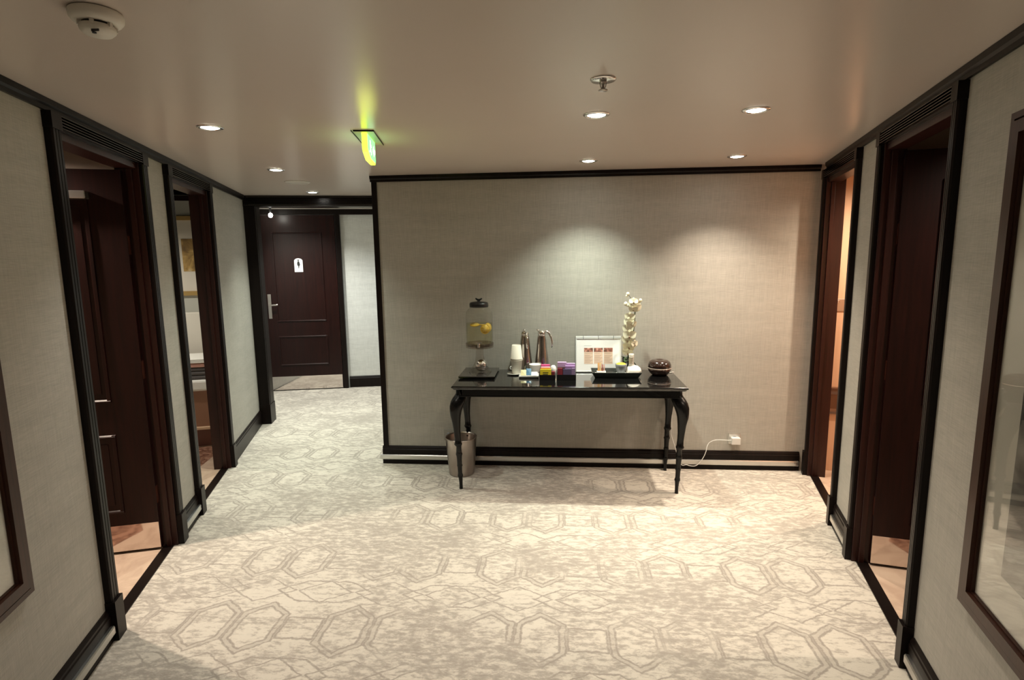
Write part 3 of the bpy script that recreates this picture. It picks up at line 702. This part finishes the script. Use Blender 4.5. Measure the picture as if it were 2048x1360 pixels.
tp.build('tap', M['chrome'], dd, bevel=.001)
M['lemon'] = mat('lemon_flesh', (.80, .55, .08), .35); M['rind'] = mat('lemon_rind', (.75, .48, .04), .4)
def lemon(c, r, rx, rz, lab):
    Mx = Matrix.Rotation(rz, 4, 'Z') @ Matrix.Rotation(rx, 4, 'X')
    root = empty('lemon_slice', c); tag(root, lab, 'lemon slice', 'lemon slices in the dispenser')
    MB().lathe([(r*.9, -.003), (r, -.003), (r, .003), (r*.9, .003), (r*.9, -.003)], c, 24, M4=Mx).build('rind', M['rind'], root)
    b = MB().lathe([(0, -.0028), (r*.9, -.0028), (r*.9, .0028), (0, .0028)], c, 24, M4=Mx)
    b.build('flesh', M['lemon'], root)
    p = MB()
    for k in range(4):
        t = k*math.pi/4
        a, bb = Mx @ Vector((math.cos(t)*r*.85, math.sin(t)*r*.85, -.0034)), Mx @ Vector((-math.cos(t)*r*.85, -math.sin(t)*r*.85, -.0034))
        a2, b2 = Mx @ Vector((math.cos(t)*r*.85, math.sin(t)*r*.85, .0034)), Mx @ Vector((-math.cos(t)*r*.85, -math.sin(t)*r*.85, .0034))
        p.tube([Vector(c)+a, Vector(c)+bb], .0012, 5); p.tube([Vector(c)+a2, Vector(c)+b2], .0012, 5)
    p.build('pith', mat('pith', (.85, .72, .35), .5), root)
lemon((dx+.050, dy-.052, J0+.130), .036, R(95), R(18), 'round lemon slice standing frontmost against the jar glass')
lemon((dx+.068, dy-.020, J0+.140), .032, R(80), R(50), 'lemon slice half hidden behind the round front slice')
lemon((dx-.030, dy-.030, J0+.160), .034, R(12), 0, 'lemon slice floating flat at the left of the water surface')
lemon((dx+.005, dy+.030, J0+.152), .034, R(-8), 0, 'lemon slice floating flat at the back of the jar')

# paper cups
M['cup'] = mat('paper_cup', (.74, .69, .60), .8)
def cup(z, inv, label, cx=-.3065, cy=4.045):
    b = MB(); pr = [(0, .003), (.032, .003), (.032, 0), (.0335, 0), (.0435, .098), (.046, .100), (.0465, .103), (.0445, .105), (.0423, .102), (.033, .006), (0, .006)]
    if inv: pr = [(r, .105-zz) for r, zz in pr]
    b.lathe(pr, (cx, cy, z), 32); o = b.build('paper_cup', M['cup']); tag(o, label, 'cup', 'cream paper cups'); return o
sc = MB().lathe([(0, .003), (.030, .003), (.034, .0005), (.038, .003), (.058, .010), (.057, .012), (.036, .007), (0, .006)], (-.320, 4.035, T), 36)
tag(sc.build('saucer', M['white']), 'white saucer carrying the paper cups', 'saucer')
cup(T+.008, False, 'lower paper cup, upright, standing on the white saucer')
cup(T+.115, True, 'upper paper cup, upside down on top of the other')
mj = empty('milk_cup', (-.315, 4.150, T)); tag(mj, 'white ceramic cup hidden behind the paper cups, its handle showing left', 'cup')
MB().lathe([(0, .002), (.022, .0005), (.026, .004), (.034, .045), (.033, .046), (.024, .006), (0, .005)], (-.315, 4.150, T), 28).build('body', M['white'], mj)
MB().tube([(-.347, 4.150, T+.038), (-.362, 4.146, T+.036), (-.366, 4.144, T+.024), (-.358, 4.146, T+.014), (-.342, 4.150, T+.012)], .0045, 8).build('handle', M['white'], mj)
# vacuum jugs
def jug(cx, cy, ang, label):
    root = empty('vacuum_jug', (cx, cy, T)); tag(root, label, 'jug', 'chrome vacuum jugs')
    MB().lathe([(0, .001), (.054, .001), (.058, .006), (.0575, .02), (.050, .10), (.040, .18), (.035, .245), (.030, .275), (.028, .285)], (cx, cy, T), 40).build('body', M['jug'], root)
    F = Frame((cx, cy, T), (math.cos(ang), math.sin(ang)), (-math.sin(ang), math.cos(ang)))
    c = MB().lathe([(.028, .282), (.030, .286), (.030, .300), (.026, .312), (.012, .320), (0, .322)], (cx, cy, T), 28)
    c.tube([F(-.012, 0, .305), F(-.026, 0, .318), (F(-.040, 0, .326))], [.012, .010, .005], 10)
    c.build('cap', M['chrome'], root)
    MB().tube([F(.015, 0, .310), F(.035, 0, .312), F(.055, 0, .298), F(.070, 0, .268), F(.079, 0, .235), F(.080, 0, .205), F(.076, 0, .188)], [.007, .008, .0085, .0085, .008, .007, .004], 12).build('handle', M['chrome'], root)
M['jug'] = mat('polished_steel_jug', (.52, .48, .46), .13, 1.0)
jug(-.246, 4.125, R(-75), 'chrome vacuum jug directly behind the paper cups, handle to the front')
jug(-.122, 4.135, R(-8), 'chrome vacuum jug with its curved handle pointing right')
# white rectangular dish with sachets
DF = Frame((-.210, 3.945, T), (1, .03), (-.03, 1))
ds = MB().frus((-.060, .060, -.038, .038), (-.068, .070, -.046, .046), .001, .010, DF)
for q in ((-.070, .072, -.048, -.042), (-.070, .072, .042, .048), (-.070, -.064, -.048, .048), (.066, .072, -.048, .048)): ds.box(*q, .008, .018, DF)
tag(ds.build('rectangular_dish', M['white'], bevel=.003), 'small white rectangular dish at the front, left of the tea boxes', 'dish')
def sachet(F, a, b, w_, h_, z, tilt, colr, label, grp, th=.006, cat='sachet'):
    Mx = Matrix.Rotation(tilt, 4, 'X'); p = F(a, b, z); m_ = MB(); vs = []
    for (x, zz) in ((-w_/2, 0), (w_/2, 0), (w_/2, h_), (-w_/2, h_)):
        for y in (-th/2, th/2):
            ed = .3 if zz in (0, h_) else 1
            vs.append(p + Mx @ Vector((x, y*ed, zz)))
    mid = [p + Mx @ Vector((0, -th, h_/2)), p + Mx @ Vector((0, th, h_/2))]
    m_.add(vs+mid, [(0, 2, 8), (2, 4, 8), (4, 6, 8), (6, 0, 8), (1, 9, 3), (3, 9, 5), (5, 9, 7), (7, 9, 1), (0, 1, 3, 2), (2, 3, 5, 4), (4, 5, 7, 6), (6, 7, 1, 0)])
    o = m_.build('sachet', mat('sachet_foil', colr, .4)); tag(o, label, cat, grp); return o
sachet(DF, -.040, -.005, .040, .045, .012, R(-35), (.78, .72, .42), 'pale yellow sachet in the white rectangular dish', 'sachets in the white dish')
sachet(DF, -.002, .010, .036, .052, .012, R(-35), (.10, .22, .36), 'blue sachet in the middle of the white rectangular dish', 'sachets in the white dish')
sachet(DF, .040, -.010, .046, .040, .013, R(-60), (.80, .78, .80), 'white sachet lying at the right of the white rectangular dish', 'sachets in the white dish')
# round bowl behind
bw = MB().lathe([(0, .004), (.022, .004), (.024, .0005), (.027, .0005), (.030, .010), (.0435, .073), (.0445, .077), (.0415, .078), (.028, .012), (0, .009)], (-.170, 4.040, T), 36)
tag(bw.build('white_bowl', M['white']), 'deep white cup-shaped bowl between the jugs and the dish', 'bowl')
sb = MB().lathe([(0, .0005), (.014, .0005), (.020, .015), (.023, .04), (.019, .060), (.010, .069), (0, .070)], (-.034, 4.040, T), 28)
tag(sb.build('sugar_pot', M['white']), 'rounded white pot peeking out between the two tea boxes', 'pot')
# tea boxes
def teabox(x0, x1, y0, y1, h, name, label):
    root = empty(name, ((x0+x1)/2, (y0+y1)/2, T)); tag(root, label, 'box', 'black tea boxes')
    w_ = .003; b = MB().box(x0, x1, y0, y1, T+.0005, T+.004)
    b.box(x0, x1, y0, y0+w_, T+.004, T+h).box(x0, x1, y1-w_, y1, T+.004, T+h).box(x0, x0+w_, y0+w_, y1-w_, T+.004, T+h).box(x1-w_, x1, y0+w_, y1-w_, T+.004, T+h)
    b.build('tray_body', M['black'], root); return root
teabox(-.131, -.018, 3.838, 3.935, .038, 'tea_box', 'left black box holding yellow and pink tea packets')
teabox(-.008, .126, 3.838, 3.945, .040, 'tea_box', 'right black box holding purple and dark red tea packets')
def packet(x0, x1, y0, y1, z0, z1, colr, label, grp, marks=None, name='tea_packet'):
    root = MB().box(x0, x1, y0, y1, z0, z1).build(name, mat('packet', colr, .5), bevel=.0015); tag(root, label, 'tea packet', grp)
    for (a0, a1, c0, c1, colm) in (marks or []):
        MB().box(x0+(x1-x0)*a0, x0+(x1-x0)*a1, y0-.0006, y0-.0001, z0+(z1-z0)*c0, z0+(z1-z0)*c1).build('printed_mark', mat('print_ink', colm, .6), root)
    return root
PZ = T+.0045
G1, G2 = 'tea packets in the left box', 'tea packets in the right box'
packet(-.126, -.048, 3.844, 3.851, PZ, T+.078, (.92, .78, .04), 'yellow tea packet frontmost in the left black box', G1, [(.25, .75, .62, .70, (.05, .04, .02)), (.25, .72, .46, .54, (.10, .12, .05))])
packet(-.124, -.050, 3.855, 3.861, PZ, T+.085, (.80, .30, .05), 'orange tea packet right behind the yellow one', G1)
packet(-.122, -.054, 3.866, 3.880, PZ, T+.090, (.85, .55, .66), 'pale pink tea packet third from the front in the left box', G1)
packet(-.120, -.056, 3.885, 3.900, PZ, T+.104, (.75, .12, .32), 'magenta tea packet rearmost and tallest in the left box', G1)
packet(-.044, -.022, 3.850, 3.880, PZ, T+.060, (.20, .03, .04), 'small dark red packet at the right end of the left box', G1)
packet(-.003, .032, 3.846, 3.856, PZ, T+.085, (.26, .03, .05), 'dark red tea packet front left in the right box', G2)
sachet(WF, .066, 3.862, .055, .050, PZ+.016, R(-12), (.52, .33, .14), 'tan paper sachet leaning in the middle of the right box', G2)
packet(.036, .094, 3.850, 3.857, PZ, T+.080, (.13, .11, .22), 'dark blue-violet packet front middle of the right box', G2)
packet(.098, .121, 3.848, 3.858, PZ, T+.085, (.30, .22, .40), 'narrow violet packet at the right end of the right box', G2)
packet(-.002, .050, 3.866, 3.888, PZ, T+.088, (.05, .02, .02), 'black packet in the second row of the right box', G2)
packet(.052, .120, 3.866, 3.886, PZ, T+.098, (.40, .24, .50), 'purple tea packet in the second row of the right box', G2)
packet(-.003, .060, 3.892, 3.912, PZ, T+.120, (.62, .42, .72), 'lilac tea packet rear left and tallest in the right box', G2)
packet(.062, .122, 3.892, 3.912, PZ, T+.112, (.58, .38, .68), 'lilac tea packet rear right in the right box', G2)
# wooden stirrer between boxes
tag(MB().box(-.0155, -.0105, 3.832, 3.90, T+.0005, T+.003).build('wooden_stirrer', mat('pale_birch', (.62, .52, .36), .7)), 'pale wooden stirrer lying in the gap between the tea boxes', 'stirrer')

# sign in snap frame
sg = empty('table_sign', (.30, 4.13, T)); tag(sg, 'white framed notice with a photo panel standing on the table', 'sign')
tilt = R(-7)
class Tilt:
    def __init__(s, base, ang, yaw=0): s.b = Vector(base); s.m = Matrix.Rotation(yaw, 3, 'Z') @ Matrix.Rotation(ang, 3, 'X')
    def __call__(s, a, b, z): return s.b + s.m @ Vector((a, b, z))
SG = Tilt((.302, 4.115, T+.003), tilt, R(1))
MB().box(-.163, .163, 0, .004, .008, .262, SG).build('paper_sheet', mat('bright_paper', (.90, .90, .90), .5), sg)
fr = MB()
fr.box(-.168, .168, -.004, .010, .248, .270, SG).box(-.168, .168, -.003, .008, .0, .010, SG).box(-.170, -.160, -.003, .008, .0, .262, SG).box(.160, .170, -.003, .008, .0, .262, SG)
fr.build('snap_frame', mat('silver_frame', (.80, .82, .82), .3, .3), sg, bevel=.003)
for a in (-.112, 0, .112): MB().box(a-.002, a+.002, -.0046, .0105, .246, .275, SG).build('clip', M['grey'], sg)
MB().box(-.172, .172, .0105, .013, .0, .262, SG).build('back_board', M['black'], sg)
bk = MB(); bk.add([SG(-.04, .008, .20), SG(.04, .008, .20), (.345, 4.205, T+.001), (.255, 4.205, T+.001), SG(-.04, .011, .20), SG(.04, .011, .20), (.345, 4.209, T+.001), (.255, 4.209, T+.001)], [(0, 1, 2, 3), (4, 7, 6, 5), (0, 4, 5, 1), (2, 6, 7, 3), (1, 5, 6, 2), (0, 3, 7, 4)])
bk.build('back_stand', M['grey'], sg)
def photomat():
    m = mat('food_photo', (.4, .2, .15), .5); t = NT(m)
    f1 = t.noise(t.coord((1, 1, 1)), 55, 3, .6); t.color(t.ramp(f1, [(.35, (.10, .07, .05)), (.5, (.42, .16, .12)), (.65, (.75, .45, .35))])); return m
PM = photomat(); pk = mat('pale_peach_print', (.78, .60, .48), .6); ink = mat('brown_text_ink', (.42, .28, .22), .6)
for i in range(3):
    a0 = -.106+i*.073; a1 = a0+.066
    MB().box(a0, a1, -.0008, 0, .152, .182, SG).build('photo', PM, sg)
    MB().box(a0, a1, -.0006, 0, .062, .150, SG).build('text_panel', pk, sg)
    tx = MB()
    for k in range(9):
        if k == 1: continue
        tx.box(a0+.004, a1-.004-.018*((k*7+i*5) % 3)/2, -.0009, -.0006, .140-.0085*k, .1425-.0085*k, SG)
    tx.build('text_lines', ink, sg)
MB().box(-.106, -.050, -.0007, 0, .198, .2005, SG).build('text_lines', mat('grey_text_ink', (.55, .6, .6), .6), sg)

# black flared tray with its contents
bt = MB()
bt.frus((.266, .568, 3.925, 4.065), (.262, .572, 3.921, 4.069), T+.0005, T+.006)
o4 = [(.242, 3.905), (.592, 3.905), (.592, 4.088), (.242, 4.088)]; i4 = [(.264, 3.923), (.570, 3.923), (.570, 4.067), (.264, 4.067)]
vs = []; 
for (P_, z) in ((i4, T+.002), (o4, T+.040), ([(x+(.004 if x < .4 else -.004), y+(.004 if y < 3.98 else -.004)) for x, y in o4], T+.0415), ([(x+(.004 if x < .4 else -.004), y+(.004 if y < 3.98 else -.004)) for x, y in i4], T+.006)):
    vs += [(x, y, z) for x, y in P_]
fs = [(i*4+k, i*4+(k+1) % 4, (i+1)*4+(k+1) % 4, (i+1)*4+k) for i in range(3) for k in range(4)]
bt.add(vs, fs); tag(bt.build('flared_tray', mat('black_tray_lacquer', (.012, .016, .014), .25, coat=.4)), 'black tray with flared sides in front of the notice', 'tray')
liner = MB().box(.272, .562, 3.930, 4.060, T+.0065, T+.012); tag(liner.build('tray_liner', M['card'], bevel=.002), 'white liner sheet lying in the black flared tray', 'liner')
TF = Frame((0, 0, T+.0125), (1, 0), (0, 1))
G3 = 'sachets standing in the black tray'
hs = MB().box(.262+.018, .345, 3.950, 4.000, T+.0125, T+.040); tag(hs.build('sachet_holder', M['white'], bevel=.003), 'small white block holder at the left of the black tray', 'holder')
for i, (a, c, h_, lab) in enumerate(((.293, (.78, .42, .16), .060, 'orange sachet leftmost in the white holder'), (.306, (.74, .52, .28), .062, 'tan sachet second from the left in the white holder'), (.319, (.40, .12, .08), .050, 'dark red sachet third from the left in the white holder'), (.332, (.62, .36, .30), .050, 'pinkish sachet rightmost in the white holder'))):
    sachet(WF, a, 3.975-.004*i, .012 if i < 2 else .009, h_, T+.0405, R(-8), c, lab, G3, .004)
st = MB().lathe([(0, 0), (.028, .001), (.036, .006), (.034, .013), (.018, .018), (0, .019)], (.383, 3.985, T+.0125), 24, 1.1, .8); tag(st.build('black_stone', M['black']), 'flat black oval dish in the middle of the black tray', 'dish')
gb = empty('grey_bowl', (.455, 3.99, T+.0125)); tag(gb, 'grey bowl with yellow contents in the black tray', 'bowl')
MB().lathe([(0, .001), (.022, .001), (.026, .004), (.040, .060), (.0425, .078), (.040, .079), (.034, .05), (0, .048)], (.455, 3.99, T+.0125), 32).build('body', M['grey'], gb)
def yel():
    m = mat('yellow_salt', (.85, .68, .02), .6); t = NT(m); f1 = t.noise(t.coord((1, 1, 1)), 160, 3, .6); t.color(t.ramp(f1, [(.35, (.70, .42, .01)), (.6, (.92, .80, .06))])); t.bump(f1, .8, .004); return m
MB().lathe([(.0, .066), (.0385, .068), (.0385, .075), (.026, .084), (0, .088)], (.455, 3.99, T+.0125), 28).build('contents', yel(), gb)
hcx, hcy = .545, 4.000
hc = empty('herbal_compress', (hcx, hcy, T+.0125)); tag(hc, 'white cloth herbal compress ball with tied upright handle on the black tray', 'compress')
M['cloth'] = mat('white_cotton', (.80, .77, .70), .9)
MB().lathe([(0, .001), (.040, .001), (.054, .012), (.057, .028), (.050, .046), (.034, .060), (.020, .066), (0, .067)], (hcx, hcy, T+.0125), 32).build('cloth_ball', M['cloth'], hc)
MB().lathe([(.022, .060), (.018, .070), (.016, .085), (.0165, .12), (.019, .147), (.017, .150), (0, .149)], (hcx-.016, hcy, T+.0125), 20).build('handle', mat('wrapped_cotton', (.66, .62, .55), .9), hc)
cd = MB()
for k in range(5):
    z = T+.0125+.074+k*.013
    cd.tube([(hcx-.016+.0178*math.cos(t), hcy+.0178*math.sin(t), z+.004*math.sin(t)) for t in [i*math.pi/8 for i in range(17)]], .0013, 5)
cd.build('cord', mat('tan_cord', (.35, .28, .2), .8), hc)

# orchid
oc = empty('orchid', (.525, 4.150, T)); tag(oc, 'white orchid in a dark pot behind the grey bowl', 'orchid')
MB().lathe([(0, .001), (.030, .001), (.034, .006), (.040, .100), (.042, .105), (.039, .106), (.033, .08), (0, .078)], (.520, 4.150, T), 28).build('pot', mat('dark_pot', (.03, .035, .03), .25, coat=.5), oc)
stm = [(.523, 4.150, T+.075), (.530, 4.140, .93), (.548, 4.125, 1.02), (.553, 4.115, 1.10), (.560, 4.105, 1.18), (.562, 4.100, 1.25), (.553, 4.095, 1.30), (.530, 4.09, 1.34), (.508, 4.085, 1.372)]
sm = MB().tube(stm, [.0075, .007, .0075, .007, .0055, .004, .003, .002, .0015], 8).tube([(.556, 4.10, 1.275), (.575, 4.09, 1.305), (.596, 4.085, 1.325)], .0015, 6).tube([(.556, 4.10, 1.27), (.52, 4.09, 1.285), (.492, 4.085, 1.30)], .0018, 6)
sm.tube([(.515, 4.150, T+.08), (.528, 4.145, .95), (.540, 4.135, 1.05), (.556, 4.11, 1.18)], .0022, 6)
sm.build('stem', mat('dark_green_stem', (.03, .05, .02), .5), oc)
M['petal'] = mat('white_petal', (.84, .80, .62), .6); M['lip'] = mat('orchid_lip', (.36, .24, .16), .5)
M['leafg'] = mat('orchid_leaf', (.04, .09, .03), .35)
def petal(b, c, Mx, ang, ln_, wd, cup_=.25):
    vs = []; n = 7; fs = []
    for i in range(n):
        t = i/(n-1); w_ = wd*math.sin(math.pi*(.10+.86*t))**.8; 
        for j, u in enumerate((-1, -.5, 0, .5, 1)):
            x = u*w_; y = t*ln_; z = -cup_*ln_*(t*t)*.6 + abs(u)*w_*.22
            p = Vector((x*math.cos(ang)-y*math.sin(ang), x*math.sin(ang)+y*math.cos(ang), z)); vs.append(Vector(c)+Mx @ p)
    for i in range(n-1):
        for j in range(4): fs.append((i*5+j, i*5+j+1, (i+1)*5+j+1, (i+1)*5+j))
    b.add(vs, fs, True)
def bloom(c, sc_, yaw_, pit):
    Mx = Matrix.Rotation(yaw_, 3, 'Z') @ Matrix.Rotation(R(90)+pit, 3, 'X')
    b = MB()
    for a in (0, R(125), R(-125)): petal(b, c, Mx, a, .036*sc_, .013*sc_)
    for a in (R(62), R(-62)): petal(b, Vector(c)+Mx @ Vector((0, 0, .002)), Mx, a, .038*sc_, .022*sc_)
    o = b.build('blossom', M['petal'], oc)
    l_ = MB(); l_.ball(Vector(c)+Mx @ Vector((0, -.004*sc_, .006)), .0038*sc_, 1, 1, 1.2, 10, 6)
    petal(l_, Vector(c)+Mx @ Vector((0, -.004*sc_, .005)), Mx, R(180), .016*sc_, .006*sc_, .6)
    l_.build('lip', M['lip'], o)
for (x, y, z, s_, yw, pt) in ((.553, 4.075, 1.298, 1.0, R(10), R(10)), (.568, 4.07, 1.272, .85, R(20), R(20)), (.545, 4.07, 1.262, .75, R(-20), R(35)), (.545, 4.06, 1.318, .7, R(0), R(-10)),
                             (.522, 4.07, 1.205, .85, R(-20), R(15)), (.515, 4.07, 1.165, .95, R(-40), R(10)), (.532, 4.06, 1.152, .85, R(10), R(25)), (.510, 4.07, 1.115, .95, R(-30), R(15)),
                             (.520, 4.06, 1.070, 1.05, R(-10), R(10)), (.508, 4.08, 1.035, .95, R(-30), R(20)), (.520, 4.08, .985, 1.0, R(0), R(25)), (.560, 4.08, 1.005, .75, R(40), R(10)), (.512, 4.09, .940, .9, R(-20), R(30))):
    bloom((x, y, z), s_*1.3, yw, pt)
for (x, y, z, r_) in ((.506, 4.083, 1.373, .013), (.498, 4.083, 1.36, .009), (.597, 4.083, 1.327, .012), (.492, 4.083, 1.302, .014), (.508, 4.083, 1.292, .011), (.527, 4.083, 1.222, .009)):
    MB().ball((x, y, z), r_, 1, .9, 1.15, 12, 8).build('bud', M['petal'], oc)
lv = MB()
for ang, l_ in ((R(60), .10), (R(-70), .11), (R(160), .07)):
    petal(lv, (.520, 4.150, T+.10), Matrix.Rotation(R(25), 3, 'Y'), ang, l_, .018, .5)
o_ = lv.build('leaves', M['leafg'], oc); sd_ = o_.modifiers.new('solid', 'SOLIDIFY'); sd_.thickness = .002

# aroma diffuser with its cable
ac = (.738, 4.045)
ar = empty('aroma_diffuser', (ac[0], ac[1], T)); tag(ar, 'dark brown wood-grain aroma diffuser at the right end of the table', 'diffuser')
MB().lathe([(0, .001), (.050, .001), (.058, .006), (.070, .018), (.081, .036), (.0845, .052)], (*ac, T), 48).build('base', M['brown'], ar)
MB().lathe([(.0845, .0515), (.0855, .053), (.0855, .055), (.0845, .0565)], (*ac, T), 48).build('seam_ring', mat('pale_seam', (.45, .35, .30), .4), ar)
MB().lathe([(.0845, .0562), (.082, .078), (.073, .098), (.056, .110), (.034, .113), (.018, .108), (.010, .100), (0, .099)], (*ac, T), 48).build('cover', M['brown'], ar)
cb = [(.800, 4.085, T+.010), (.825, 4.100, T+.006), (.850, 4.120, T+.0045), (.859, 4.130, T+.003), (.8645, 4.140, T-.020), (.866, 4.16, .70), (.870, 4.205, .55), (.873, 4.225, .42), (.874, 4.215, .315), (.870, 4.218, .285), (.880, 4.214, .245), (.890, 4.205, .215), (.900, 4.205, .190), (.925, 4.195, .085), (.955, 4.19, .035), (.985, 4.19, .050), (1.01, 4.185, .040), (1.06, 4.19, .035), (1.10, 4.195, .075), (1.135, 4.205, .14), (1.150, 4.225, .205), (1.185, 4.222, .232), (1.225, 4.215, .243), (1.303, BY-.037, .240)]
def smooth(pts, it=3):
    P_ = [Vector(p) for p in pts]
    for _ in range(it):
        Q = [P_[0]]
        for a, b in zip(P_[:-1], P_[1:]): Q += [a*.75+b*.25, a*.25+b*.75]
        P_ = Q + [P_[-1]]
    return P_
tag(MB().tube(smooth(cb, 2), .0028, 6).build('power_cable', M['plastic']), 'thin white cable running from the diffuser to the right wall socket', 'cable')
